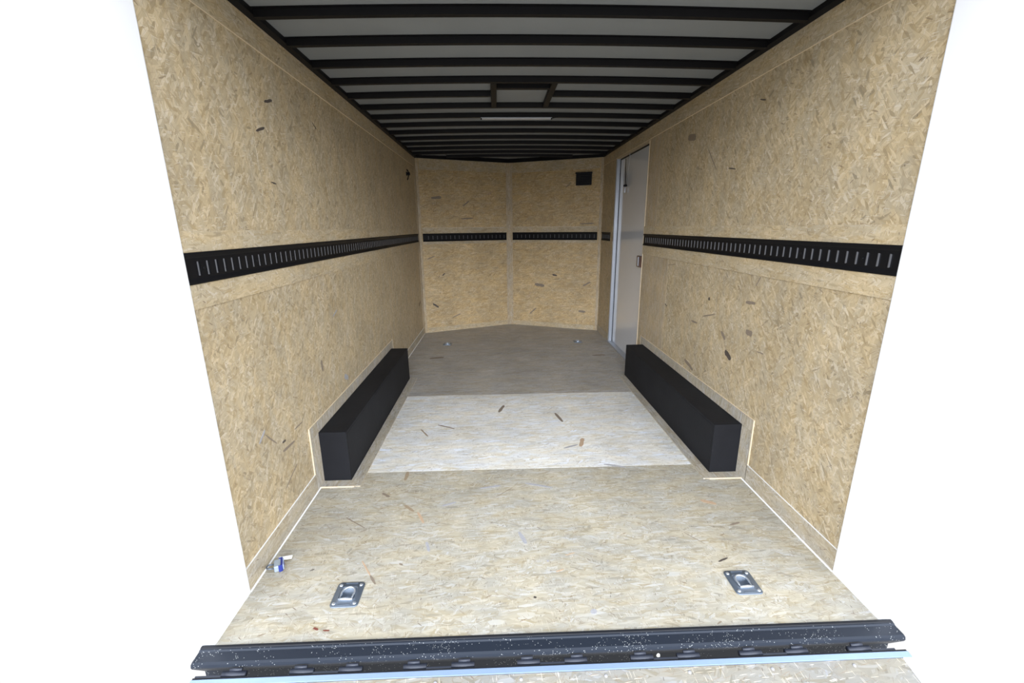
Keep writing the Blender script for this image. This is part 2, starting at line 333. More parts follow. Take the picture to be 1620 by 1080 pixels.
FL_L = [(2.053, 0.579, 2.06, 0.521, 0.02, 1), (2.334, 0.402, 2.388, 0.368, 0.03, 3), (1.573, 0.188, 1.684, 0.233, 0.006, 1), (1.592, 0.341, 1.692, 0.336, 0.012, 1), (1.445, 0.453, 1.493, 0.484, 0.01, 3), (1.492, 0.464, 1.557, 0.396, 0.006, 1), (1.706, 0.382, 1.78, 0.382, 0.006, 1), (1.842, 1.666, 1.906, 1.686, 0.01, 0), (2.291, 1.689, 2.329, 1.669, 0.006, 0), (1.749, 1.547, 1.814, 1.57, 0.01, 0), (1.808, 1.377, 1.846, 1.373, 0.006, 0), (1.598, 0.377, 1.624, 0.375, 0.01, 0), (4.747, 0.368, 4.844, 0.408, 0.02, 0), (2.27, 0.755, 2.333, 0.777, 0.01, 3)]
FL_N = [(-0.874, 1.519, -0.768, 1.528, 0.03, 1), (-0.558, 1.297, -0.423, 1.304, 0.015, 1), (-0.915, 0.343, -0.855, 0.293, 0.02, 0), (-0.704, 0.156, -0.607, 0.193, 0.012, 1), (0.3, 0.524, 0.411, 0.505, 0.035, 1), (0.505, 0.646, 0.556, 0.632, 0.02, 0), (0.848, 0.523, 0.929, 0.571, 0.018, 1), (0.808, 0.218, 0.885, 0.215, 0.025, 1), (0.24, 0.15, 0.316, 0.226, 0.015, 1), (-0.539, 1.436, -0.467, 1.493, 0.015, 1), (0.799, 1.229, 0.945, 1.234, 0.012, 1), (0.217, 0.356, 0.255, 0.421, 0.01, 4), (-0.264, 1.566, -0.19, 1.603, 0.01, 4), (-0.95, 0.855, -0.867, 0.887, 0.01, 1), (-0.795, 0.66, -0.766, 0.688, 0.012, 0), (0.634, 1.631, 0.687, 1.669, 0.01, 1)]

# ---------------------------------------------------------------- dimensions (metres)
HW = 1.025            # half of the inner width
Y0 = 1.05             # rear sill
YC, YA = 4.996, 5.424 # wall corners, tip of the nose
H = 1.923             # top of the wall boards
T = .012
YP = 1.245            # far side of the rear door posts

# ---------------------------------------------------------------- floor: three sheets of board on a slab
fb = MB(['black_steel'])
fb.prism([(-HW-.03, Y0), (HW+.03, Y0), (HW+.03, YC+.02), (0, YA+.04), (-HW-.03, YC+.02)], 'z', -.10, -.0185)
floor = struct(fb.build('floor'), 'board floor of the trailer between the two walls', 'floor')
def sheet(name, pts, mat, off):
    mb = MB([mat]+FM); mb.prism(pts, 'z', -.018, 0, off=off, bev=.0007); return mb
def on_floor(a, b, h): return (a, b, h)
near = [f for f in FL_FLOOR if f[1] < 1.98]; mid = [f for f in FL_FLOOR if 1.98 <= f[1] < 3.0]; far = [f for f in FL_FLOOR if f[1] >= 3.0]
s1 = sheet('floor_sheet', [(-HW, Y0), (HW, Y0), (HW, 1.982), (-HW, 1.982)], 'osb_floor', (0, 0)); flakes(s1, [f for f in near if abs(f[0]) < HW], on_floor, 1)
tag(s1.build('floor_sheet', floor), 'warm straw coloured floor sheet nearest the sill')
s2 = sheet('floor_sheet', [(-HW, 1.9835), (HW, 1.9835), (HW, 3.009), (-HW, 3.009)], 'osb_floor_pale', (5, 2)); flakes(s2, mid, on_floor, 1)
tag(s2.build('floor_sheet', floor), 'pale greyish floor sheet between the wheel boxes')
s3 = sheet('floor_sheet', [(-HW, 3.0105), (HW, 3.0105), (HW, YC), (0, YA), (-HW, YC)], 'osb_floor_dull', (9, 4)); flakes(s3, far, on_floor, 1)
tag(s3.build('floor_sheet', floor), 'dull brown floor sheet running into the nose')

# round pockets in the floor for the recessed tie-down rings
TIE = [(-.682, 1.219), (.676, 1.212), (-.700, 4.478), (.698, 4.490)]
bpy.context.view_layer.update()
for o in list(floor.children):
    ysr = [v.co.y for v in o.data.vertices]
    for x, y in TIE:
        if not (min(ysr) < y < max(ysr)): continue
        t = bmesh.new(); bmesh.ops.create_cone(t, cap_ends=True, segments=32, radius1=.0305, radius2=.0305, depth=.06, matrix=Matrix.Translation((x, y+.004, 0)))
        cm = bpy.data.meshes.new('cut'); t.to_mesh(cm); t.free(); cut = bpy.data.objects.new('cut', cm); C.objects.link(cut)
        md = o.modifiers.new('cut', 'BOOLEAN'); md.object = cut; md.solver = 'EXACT'
        dg = bpy.context.evaluated_depsgraph_get(); nm = bpy.data.meshes.new_from_object(o.evaluated_get(dg))
        o.modifiers.clear(); o.data = nm; bpy.data.objects.remove(cut); bpy.data.meshes.remove(cm)

# ---------------------------------------------------------------- side walls
def side_sheets(mb, sg, y0, y1, z0, z1, off, mat=0):
    a, b = sorted((sg*HW, sg*(HW+T))); mb.box(a, b, y0, y1, z0, z1, mat, bev=.0006, off=off)
wl = MB(['osb_wall']+FM)
cuts = [YP, 1.73, 2.95, 4.17, YC]
for i, (a, b) in enumerate(zip(cuts, cuts[1:])): side_sheets(wl, -1, a+.0004, b-.0004, 0, H, (i*2.3, i*1.1))
flakes(wl, FL_L, lambda a, b, h: (-HW+h, a, b), 1)
wall_left = struct(wl.build('wall_left'), 'long left board wall running from the opening to the nose', 'wall')
DY0, DY1, DH = 3.563, 4.452, 1.825      # door opening
wr = MB(['osb_wall']+FM)
side_sheets(wr, 1, YP, 2.29, 0, H, (11, 0)); side_sheets(wr, 1, 2.291, 3.285, 0, H, (14, 1.7))
side_sheets(wr, 1, 3.286, DY0-.028, 0, 1.83, (14, 1.7))
side_sheets(wr, 1, 3.286, DY1+.045, 1.831, H, (17, 2)); side_sheets(wr, 1, DY1+.045, YC, 0, 1.831, (19, 2)); side_sheets(wr, 1, DY1+.045, YC, 1.8315, H, (19, 2))
flakes(wr, FL_R, lambda a, b, h: (HW-h, a, b), 1)
wall_right = struct(wr.build('wall_right'), 'long right board wall with the side door near its far end', 'wall')
# exterior skins
for sg, w_ in ((-1, wall_left), (1, wall_right)):
    e = MB(['ext_white']); a, b = sorted((sg*(HW+T+.025), sg*(HW+T+.028)))
    if sg < 0: e.box(a, b, YP, YC, -.10, 2.0)
    else:
        e.box(a, b, YP, DY0-.03, -.10, 2.0); e.box(a, b, DY0-.03, DY1+.06, DH+.03, 2.0); e.box(a, b, DY1+.06, YC, -.10, 2.0)
    tag(e.build('exterior_skin', w_), 'white exterior skin')

# white steel rear door posts either side of the opening
for sg, s_ in ((-1, 'left'), (1, 'right')):
    mb = MB(['ext_white']); a, b = sorted((sg*(HW-.0065), sg*(HW+.045))); mb.box(a, b, Y0, YP, -.09, 1.948, bev=.004)
    o = mb.build('trim_%d' % (90+(sg > 0))); struct(o, 'white steel door post on the %s side of the open rear' % s_, 'door post')

# nose walls: local frame along the panel (u: from the corner to the tip)
def nose_frame(sg):
    c = Vector((sg*HW, YC, 0)); a = Vector((0, YA, 0)); d = (a-c).normalized()
    n = Vector((d.y, -d.x, 0)) if d.cross(Vector((0, 0, 1))).y < 0 else Vector((-d.y, d.x, 0))
    if n.y > 0: n = -n           # points back towards the opening
    L = (a-c).length
    m = Matrix((d, -n, Vector((0, 0, 1)))).transposed().to_4x4(); m.translation = c
    return m, L, d, n
for sg, nm in ((-1, 'wall_front_left'), (1, 'wall_front_right')):
    m_, L, d, n = nose_frame(sg)
    mb = MB(['osb_nose']+FM)
    ax = (Vector((1 if d.x > 0 else -1, 0, 0))*1.083 if True else None, Vector((0, 0, 1)))
    for z0, z1 in ((0, 1.2), (1.2005, H)):
        t0 = 0 if sg < 0 else .004
        mb.box(0, L, 0, T, z0, z1, bev=.0005, mtx=m_, axes=(Vector((1.083, 0, 0)), Vector((0, 0, 1))), off=(sg*5+20, z1*3))
    tb = [f for f in FL_N if (f[0] < 0) == (sg < 0)]
    flakes(mb, tb, lambda a, b, h, sg=sg, n=n: (a+n.x*h, YA-(YA-YC)/HW*abs(a)+n.y*h, b), 1)
    struct(mb.build(nm), 'board wall forming the %s half of the pointed nose' % ('left' if sg < 0 else 'right'), 'wall')

# ---------------------------------------------------------------- trims
tn = [0]
def trim(mb, label):
    tn[0] += 1; return struct(mb.build('trim_%d' % tn[0]), label, 'trim')
P = .004   # proud of the wall
def side_strip(sg, y0, y1, z0, z1, label, mat='osb_strip', edge=None, off=(0, 0), proud=P):
    mb = MB([mat, 'osb_edge', 'caulk']); a, b = sorted((sg*HW, sg*(HW-proud))); mb.box(a, b, y0, y1, z0, z1, bev=.0005, off=off)
    if edge == 'bottom':
        mb.box(a-.0003, b+.0003, y0, y1, z0-.0018, z0, 1)
    if edge == 'top':
        mb.box(min(a, b)-.0003, max(a, b)+.0003, y0, y1, z1, z1+.0016, 2)
    return trim(mb, label)
side_strip(-1, YP, YC, 1.835, H, 'narrow board strip along the top of the left wall', edge='bottom', off=(3, 7))
side_strip(1, YP, YC, 1.838, H, 'narrow board strip along the top of the right wall above the door', edge='bottom', off=(8, 3))
ZE0, ZE1 = 1.050, 1.138
for sg, y1, nm in ((-1, YC, 'left'), (1, DY0-.03, 'right')):
    side_strip(sg, YP, y1, ZE1+.001, 1.198, 'board strip just above the slotted rail on the %s wall' % nm, off=(sg*2+30, 0))
    side_strip(sg, YP, y1, .978, ZE0-.001, 'board strip just below the slotted rail on the %s wall' % nm, off=(sg*2+37, 0))
side_strip(1, DY1+.0455, YC, ZE1+.001, 1.198, 'short board strip above the short rail beside the door', off=(1, 0))
side_strip(1, DY1+.0455, YC, 1.0, ZE0-.001, 'short board strip below the short rail beside the door', off=(3, 0))
side_strip(-1, YP, 1.83, .0, .090, 'low board strip at the foot of the left wall nearest the opening', edge='top', mat='osb_base', off=(5, 9))
side_strip(1, YP, 1.815, .0, .090, 'low board strip at the foot of the right wall nearest the opening', edge='top', mat='osb_base', off=(6, 9))
side_strip(-1, 3.452, YC, .0, .075, 'low board strip at the foot of the left wall beyond the wheel box', edge='top', mat='osb_base', off=(7, 9))
side_strip(1, DY1+.0455, YC, .0, .075, 'short low board strip at the foot of the right wall beside the door', mat='osb_base', off=(7, 4))
side_strip(1, 2.99, DY0-.03, .33, .977, 'upright board strip on the right wall below the rail beside the door', mat='osb_upright', off=(2, 4), proud=.001)
side_strip(1, 3.285, DY0-.03, 1.199, 1.835, 'upright board strip on the right wall above the rail beside the door', mat='osb_upright', off=(6, 4), proud=.001)
# caulk lines where wall meets floor
for sg, spans in ((-1, ((YP, 1.86), (3.41, YC))), (1, ((YP, 1.84),))):
    for a, b in spans:
        mb = MB(['caulk']); x = sg*(HW-P)
        mb.prism([(x, 0), (x-sg*.004, 0), (x-sg*.0022, .002), (x, .004)], 'y', a, b)
        trim(mb, 'thin white caulk line at the foot of the %s wall %s' % ('left' if sg < 0 else 'right', 'nearest the opening' if a < 2 else 'beyond the wheel box'))
# nose trims
def nose_strip(sg, u0, u1, z0, z1, label, off=(0, 0), mat='osb_strip', proud=P):
    m_, L, d, n = nose_frame(sg); mb = MB([mat, 'osb_edge'])
    mb.box(u0, u1, -proud, 0, z0, z1, bev=.0006, mtx=m_, off=off, axes=(Vector((1.083, 0, 0)), Vector((0, 0, 1))))
    return trim(mb, label)
NL = nose_frame(-1)[1]
for sg, s_ in ((-1, 'left'), (1, 'right')):
    nose_strip(sg, .046, NL-.040, 1.812, H, 'board strip along the top of the %s half of the nose' % s_, (3*sg, 1))
    nose_strip(sg, .046, NL-.040, ZE1+.002, 1.200, 'board strip above the slotted rail on the %s half of the nose' % s_, (4*sg, 1))
    nose_strip(sg, .046, NL-.040, 1.018, ZE0-.002, 'board strip below the slotted rail on the %s half of the nose' % s_, (5*sg, 2))
    nose_strip(sg, .046, NL-.040, .0, .056, 'low board strip at the foot of the %s half of the nose' % s_, (6*sg, 2))
    nose_strip(sg, .006, .034, 0, H, 'upright corner strip where the nose meets the %s wall' % s_, (7*sg, 2), mat='osb_upright', proud=.006)
mb = MB(['osb_upright'])
mb.prism([(-.037, YA-.0165), (0, YA-.007), (.037, YA-.0165), (.037, YA-.0225), (0, YA-.013), (-.037, YA-.0225)], 'z', 0, H, bev=.0006, off=(3, 3))
trim(mb, 'upright board strip down the middle of the nose')
mb = MB(['osb_upright']); mb.box(-HW+.0005, -HW+.006, YC-.05, YC-.006, 0, H, bev=.0005, off=(8, 3)); trim(mb, 'upright corner strip at the far end of the left wall')

# ---------------------------------------------------------------- ceiling: roof sheet, side rails, bows, hatch frame
CR = .014  # crown of the roof
def crown(x): return CR*(1-(x/HW)**2)
ZS = 1.951 # underside of the roof sheet at the sides
ce = MB(['skin', 'ext_white'])
t = bmesh.new(); nx = 16; ys = [Y0, 2.3, 3.5, YC]; grid = []
for j, y in enumerate(ys+[None]):
    row = []
    for i in range(nx+1):
        x = -HW-.045+2*(HW+.045)*i/nx
        yy_ = y if y is not None else YA+.04-(YA-YC)*abs(x)/HW
        row.append([t.verts.new((x, yy_, ZS+crown(x)+dz)) for dz in (0, .03)])
    grid.append(row)
for j in range(len(grid)-1):
    for i in range(nx):
        a, b, c, d = grid[j][i], grid[j][i+1], grid[j+1][i+1], grid[j+1][i]
        t.faces.new((a[0], d[0], c[0], b[0])); t.faces.new((a[1], b[1], c[1], d[1]))
        if j == 0: t.faces.new((a[0], b[0], b[1], a[1]))
        if i == 0: t.faces.new((a[0], a[1], d[1], d[0]))
        if i == nx-1: t.faces.new((b[0], c[0], c[1], b[1]))
        if j == len(grid)-2: t.faces.new((d[0], d[1], c[1], c[0]))
bmesh.ops.recalc_face_normals(t, faces=t.faces)
ce.add(t, 0)
ceiling = struct(ce.build('ceiling'), 'grey sheet roof seen between the black roof bows', 'ceiling')
for sg, s_ in ((-1, 'left'), (1, 'right')):
    mb = MB(['black_steel']); x = sg*HW
    mb.prism([(x+sg*.012, H), (x-sg*.004, H), (x-sg*.022, H+.010), (x-sg*.024, ZS+.001), (x+sg*.012, ZS+.001)], 'y', YP, YC)
    trim(mb, 'black steel roof rail along the top of the %s wall' % s_)
    m_, L, d, n = nose_frame(sg); mb = MB(['black_steel'])
    mb.box(0, L, -.020, T, H, ZS+.014, mtx=m_); trim(mb, 'black steel roof rail over the %s half of the nose' % s_)
BW, BH = .030, .024
def bow_mesh(x0, x1, n=16):
    """hat-shaped roof bow following the crown, local y 0..BW, z local from the wall-top height"""
    mb = MB(['black_steel']); t = bmesh.new(); rows = []
    prof = [(-.012, BH+.002), (-.012, BH), (.0, BH), (.003, 0), (BW-.003, 0), (BW, BH), (BW+.012, BH), (BW+.012, BH+.002)]
    for i in range(n+1):
        x = x0+(x1-x0)*i/n
        rows.append([t.verts.new((x, y, z+crown(x)+ZS-.0265)) for y, z in prof])
    for A, B in zip(rows, rows[1:]):
        for k in range(len(prof)):
            q = (k+1) % len(prof); t.faces.new((A[k], A[q], B[q], B[k]))
    t.faces.new(rows[0]); t.faces.new(rows[-1][::-1]); bmesh.ops.recalc_face_normals(t, faces=t.faces)
    mb.add(t, 0); return mb
ordn = ['third', 'fourth']
first = None
HX0, HX1 = -.160, .168
grp = 'black roof bows spanning the trailer'
ks = list(range(-2, 14))
near_names = {-2: 'nearest the opening', -1: 'second from the opening'}
for k in ks:
    yb = 1.828+.2500*k-BW
    if k == 4:      # this bow is cut by the hatch frame: two short lengths
        for x0, x1, s_ in ((-HW+.024, HX0-.018, 'left'), (HX1+.018, HW-.024, 'right')):
            o = bow_mesh(x0, x1, 8).build('roof_bow'); o.location = (0, yb, 0)
            tag(o, 'short black roof bow ending at the %s side of the hatch frame' % s_, 'roof bow', 'cut roof bows beside the hatch frame')
        continue
    if yb+BW > YC-.03:
        xe = (YA-.06-yb-BW)/(YA-YC)*HW
        o = bow_mesh(-xe, xe).build('roof_bow'); o.location = (0, yb, 0)
        tag(o, 'black roof bow over the pointed nose, %s' % ('shorter and nearest the tip' if k == 13 else 'just behind the wall corners'), 'roof bow', grp)
        continue
    if first is None:
        o = first = bow_mesh(-HW+.024, HW-.024).build('roof_bow'); o.location = (0, yb, 0)
    else:
        o = first.copy(); C.objects.link(o); o.location = (0, yb, 0)
    lab = {-2: 'black roof bow nearest the open end of the roof', -1: 'second black roof bow in from the open end', 0: 'black roof bow that shows highest and largest in the photo',
           1: 'second full black roof bow from the top of the photo', 2: 'black roof bow one before the hatch frame starts', 3: 'black roof bow that the near ends of the hatch frame meet',
           5: 'black roof bow that the far ends of the hatch frame meet', 6: 'black roof bow that carries the slim light bar', 7: 'black roof bow just beyond the light bar',
           8: 'second black roof bow beyond the light bar', 9: 'third black roof bow beyond the light bar', 10: 'fourth black roof bow beyond the light bar',
           11: 'fifth black roof bow beyond the light bar', 12: 'sixth black roof bow beyond the light bar, just before the nose'}[k]
    tag(o, lab, 'roof bow', grp)
# hatch frame between bows 3 and 5
ya, yb_ = 1.828+.25*3+.0005, 1.828+.25*5-BW-.0005
hf = empty('hatch_frame', (0.004, (ya+yb_)/2, ZS-.027+CR))
def rel(mb, name, parent, par_loc): 
    o = mb.build(name); 
    for v in o.data.vertices: v.co -= Vector(par_loc)
    o.parent = parent; return o
hl = tuple(hf.location)
for x in (HX0, HX1):
    mb = MB(['black_steel']); mb.box(x-.0165, x+.0165, ya+.001, yb_-.001, ZS-.027+crown(x), ZS-.001+crown(x), bev=.002); rel(mb, 'side_bar', hf, hl)
mb = MB(['black_steel']); mb.box(HX0+.0167, HX1-.0167, 2.655, 2.688, ZS-.027+CR, ZS-.001+CR, bev=.002); rel(mb, 'cross_bar', hf, hl)
tag(hf, 'small rectangular black frame for a roof vent between two roof bows', 'hatch frame')
# light bar on bow 6
ly = 1.828+.25*6-BW/2
lb = empty('light_bar', (-.005, ly, ZS-.0265+CR-.001)); ll = tuple(lb.location)
mb = MB(['alu']); mb.box(-.252, .242, ly-.010, ly+.010, ll[2]-.004, ll[2]+.0005, bev=.001); rel(mb, 'housing', lb, ll)
mb = MB(['tube_white']); mb.box(-.246, .236, ly-.0085, ly+.0085, ll[2]-.012, ll[2]-.0042, bev=.003); rel(mb, 'diffuser', lb, ll)
for x in (-.2495, .2395):
    mb = MB(['black_steel']); mb.box(x-.0035, x+.0035, ly-.0095, ly+.0095, ll[2]-.013, ll[2]-.0041, bev=.001); rel(mb, 'end_cap', lb, ll)
mb = MB(['black_steel']); mb.tube([(.243, ly, ll[2]-.006), (.252, ly+.003, ll[2]-.003), (.262, ly-.004, ll[2]-.002), (.270, ly-.006, ll[2]-.0015)], .0018); rel(mb, 'wire', lb, ll)
tag(lb, 'slim white strip light fixed under a black roof bow', 'light')

# ---------------------------------------------------------------- slotted rails (e-track)
def e_track(length, name, loc, rot, label, group='slotted black cargo rails around the walls', pitch=.0415, start=.03):
    """local: x along the rail, y outwards from the wall, z up; origin at the lower near end"""
    hgt = ZE1-ZE0
    r = empty(name, loc, rot)
    mb = MB(['black_steel', 'slot_steel', 'rubber'])
    # rolled rail: back plate with slots, raised bent-over rims
    zl, zh = hgt*.26, hgt*.70
    mb.box(0, length, 0, .0015, 0, hgt, 2)
    mb.prism([(0.0012, 0), (.0075, 0), (.0085, .004), (.0055, .012), (.0035, .016), (.0012, .016)], 'x', 0, length)
    mb.prism([(0.0012, hgt), (.0075, hgt), (.0085, hgt-.004), (.0055, hgt-.012), (.0035, hgt-.016), (.0012, hgt-.016)], 'x', 0, length)
    mb.box(0, length, .0012, .0035, .0158, zl); mb.box(0, length, .0012, .0035, zh, hgt-.0158)
    n = int((length-2*start)/pitch); xs = [start+pitch*i for i in range(n+1)]
    last = 0
    for x in xs:
        mb.box(last, x-.006, .0012, .0035, zl, zh)         # bridge between two slots
        last = x+.006
        # bent lip standing on one side of the slot
        mb.box(x+.0015, x+.0062, .0012, .0052, zl-.001, zh+.001, 1, bev=.0008)
    mb.box(last, length, .0012, .0035, zl, zh)
    o = mb.build('slotted_plate'); o.parent = r
    mb = MB(['slot_steel'])
    for x in xs[1::6]:
        pass
    for i, x in enumerate(xs[2::7]):
        s_ = MB(['black_steel']); s_.lathe([(.0045, 0), (.0042, .0015), (.0025, .0024)], 0, 0, 12, mtx=Matrix.Translation((x+pitch/2, .0035, hgt*.48)) @ Matrix.Rotation(-math.pi/2, 4, 'X'))
        q = s_.build('screw'); q.parent = r
    return tag(r, label, 'rail', group)
# left wall: x runs towards the nose
def etrack_left():
    return e_track(YC-.055-YP, 'cargo_rail', (-HW, YC-.055, ZE0), -math.pi/2, 'long black slotted cargo rail on the left wall')
etrack_left()
e_track(DY0-.034-YP, 'cargo_rail', (HW, YP, ZE0), math.pi/2, 'long black slotted cargo rail on the right wall, ending at the door')
e_track(.36, 'cargo_rail', (HW, 4.60, ZE0), math.pi/2, 'very short black slotted cargo rail between side door and nose')
for sg in (-1, 1):
    m_, L, d, n = nose_frame(sg)
    ang = math.atan2(-d.y, -d.x) if sg < 0 else math.atan2(d.y, d.x)
    st = Vector((sg*HW, YC, ZE0)) + (d*(L-.042) if sg < 0 else d*.046)
    e_track(L-.088, 'cargo_rail', tuple(st+n*.0005), ang, 'black slotted cargo rail on the %s half of the pointed nose' % ('left' if sg < 0 else 'right'), pitch=.0515)

# ---------------------------------------------------------------- wheel boxes and their board surrounds
for sg, ya, yb_, s_, xi in ((-1, 1.912, 3.396, 'left', .133), (1, 1.896, 3.384, 'right', .138)):
    x_in = sg*(HW-xi)
    b = empty('wheel_box', (sg*(HW-xi/2), (ya+yb_)/2, 0)); bl = tuple(b.location)
    a, c = sorted((sg*(HW-.0005), x_in))
    ht = .262
    mb = MB(['black_box']); mb.box(a, c, ya+.0125, yb_-.0125, ht-.012, ht, bev=.0015); rel(mb, 'top_panel', b, bl)
    mb = MB(['black_box']); p, q = sorted((x_in, x_in+sg*.012)); mb.box(p, q, ya+.0125, yb_-.0125, 0.0008, ht-.0125, bev=.0015); rel(mb, 'side_panel', b, bl)
    for y in (ya, yb_-.012):
        mb = MB(['black_box']); mb.box(a, c, y, y+.012, .0008, ht, bev=.0015); rel(mb, 'end_panel', b, bl)
    tag(b, 'long low black wheel box against the %s wall' % s_, 'wheel box', 'black boxes over the wheels')
    # surround on the floor
    f0, f1 = ya-.052, yb_+.012
    xo = sg*(HW-.192)
    mb = MB(['osb_surround', 'osb_edge']); p, q = sorted((x_in-sg*.001, xo)); mb.box(p, q, f0, f1, .0, .0055, bev=.0007, off=(4, sg))
    a2, c2 = sorted((x_in-sg*.001, sg*(HW-P)))
    mb.box(a2, c2, f0, ya-.0005, .0, .0055, off=(2, sg), bev=.0007)
    mb.box(min(a2, c2, xo+sg*.03), max(a2, c2, xo+sg*.03), f0-.0032, f0-.0002, .0, .0058, 1)
    trim(mb, 'flat board strip on the floor around the %s wheel box' % s_)
    # surround on the wall
    w0, w1 = ya-.085, yb_+.058
    mb = MB(['osb_surround', 'osb_edge']); p, q = sorted((sg*HW, sg*(HW-P)))
    mb.box(p, q, w0, w1, ht+.001, .322, bev=.0006, off=(5, sg)); mb.box(p, q, w0, ya-.0005, 0, ht+.0005, bev=.0006, off=(6, sg)); mb.box(p, q, yb_+.0005, w1, 0, ht+.0005, bev=.0006, off=(7, sg))
    p, q = sorted((sg*HW, sg*(HW-P-.001)))
    mb.box(p, q, w0-.004, w0-.0002, .092, .3225, 1); mb.box(p, q, w0, w1, .3225, .3235, 1); mb.box(p, q, w1, w1+.003, .08, .3225, 1)
    trim(mb, 'board strip on the %s wall framing the wheel box' % s_)

# ---------------------------------------------------------------- side door
do = empty('door_1', (HW+.03, (DY0+DY1)/2, 0)); dl = tuple(do.location); struct(do, 'white flush side door in the right wall near the nose', 'door')
mb = MB(['door_white']); mb.box(HW+.032, HW+.060, DY0-.015, DY1-.005, .016, DH-.008, bev=.002); rel(mb, 'door_panel', do, dl)
mb = MB(['alu'])
mb.box(HW-.003, HW+.045, DY1-.002, DY1+.012, .012, DH, bev=.001); mb.box(HW-.004, HW-.001, DY1+.0125, DY1+.034, .0, DH+.004, bev=.001)
o = rel(mb, 'door_frame', do, dl); o['label'] = 'silver aluminium frame strip'
mb = MB(['alu']); mb.box(HW-.012, HW+.060, DY0-.026, DY1+.040, -.002, .012, bev=.002); o = rel(mb, 'threshold', do, dl)
mb = MB(['osb_edge']); mb.box(HW-.0035, HW+.031, DY0-.030, DY0-.018, .012, DH+.005, bev=.0015); o = rel(mb, 'jamb', do, dl); o['label'] = 'pale cut board edge'
mb = MB(['osb_upright']); mb.box(HW-.0005, HW+.031, DY0-.029, DY1, DH, DH+.006, bev=.001); rel(mb, 'head_jamb', do, dl)
mb = MB(['rubber']); mb.box(HW+.028, HW+.032, DY0-.017, DY1-.002, DH-.012, DH-.001); mb.box(HW+.028, HW+.032, DY1-.010, DY1-.002, .014, DH-.012); rel(mb, 'seal', do, dl)
# latch on the near edge
mb = MB(['latch', 'alu']); mb.box(HW+.010, HW+.0318, DY0+.060, DY0+.155, .864, .956, bev=.003); mb.box(HW+.004, HW+.0102, DY0+.098, DY0+.116, .872, .948, 1, bev=.002)
o = rel(mb, 'latch', do, dl); o['label'] = 'reddish brown latch plate'
# door holder hanging near the top far corner
mb = MB(['alu', 'black_steel', 'rubber']); yk = 4.21
mb.tube([(HW+.024, yk+.05, 1.80), (HW+.024, yk+.045, 1.72), (HW+.022, yk+.02, 1.62), (HW+.022, yk, 1.575)], .0025, 1)
mb.tube([(HW+.012, yk-.10, 1.87), (HW+.020, yk-.09, 1.80), (HW+.024, yk-.05, 1.70), (HW+.022, yk-.03, 1.60)], .0022, 0)
mb.lathe([(.006, -.010), (.017, -.006), (.020, 0), (.014, .008), (.006, .012)], 0, 0, 16, 2, mtx=Matrix.Translation((HW+.018, yk, 1.562)))
mb.box(HW+.012, HW+.022, yk-.002, yk+.012, 1.50, 1.548, 0, bev=.002)
o = rel(mb, 'door_holder', do, dl); o['label'] = 'hanging cord with a black knob'

# ---------------------------------------------------------------- vent and left-wall knob
m_, L, d, n = nose_frame(1)
vloc = Vector((.824, YA-(YA-YC)/HW*.824, 1.708)) + n*.001
v = empty('wall_vent', tuple(vloc), math.atan2(-d.y, -d.x)+math.pi)
# local: x along the panel, -y towards the opening
ax_ = Matrix.Rotation(0, 4, 'X')
sgy = -1 if (Matrix.Rotation(v.rotation_euler.z, 4, 'Z') @ Vector((0, 1, 0))).dot(n) < 0 else 1
def vb(x0, x1, d0, d1, z0, z1, mb, mat=0, bev=.0):
    a, b = sorted((sgy*d0, sgy*d1)); mb.box(x0, x1, a, b, z0, z1, mat, bev)
mb = MB(['rubber']); vb(-.088, .088, 0, .018, -.066, .066, mb, 0, .008); o = mb.build('vent_body', v)
mb = MB(['rubber']); vb(-.070, .070, .018, .028, .034, .048, mb, 0, .003)
for z in (.012, -.010, -.032, -.052): vb(-.070, .070, .018, .026, z-.007, z+.006, mb, 0, .003)
mb.build('louvre', v)
mb = MB(['rubber']); vb(-.094, .094, 0, .030, .056, .070, mb, 0, .006); mb.build('hood', v)
tag(v, 'small black vent box high on the right half of the nose', 'vent')
kb = MB(['rubber']); mt_ = Matrix.Translation((-HW, 4.53, 1.712)) @ Matrix.Rotation(math.pi/2, 4, 'Y')
kb.lathe([(.020, 0), (.020, .004), (.012, .006), (.010, .020), (.016, .024), (.016, .030), (.008, .034)], 0, 0, 16, mtx=mt_)
kb.tube([(-HW+.016, 4.53, 1.712), (-HW+.018, 4.526, 1.69), (-HW+.012, 4.53, 1.665), (-HW+.004, 4.532, 1.655)], .005)
kb.tube([(-HW+.016, 4.53, 1.715), (-HW+.016, 4.535, 1.735), (-HW+.004, 4.54, 1.752)], .005)
tag(kb.build('wire_outlet', loc=(-HW, 4.53, 1.712)), 'small black wire outlet high on the left wall near the nose', 'outlet')

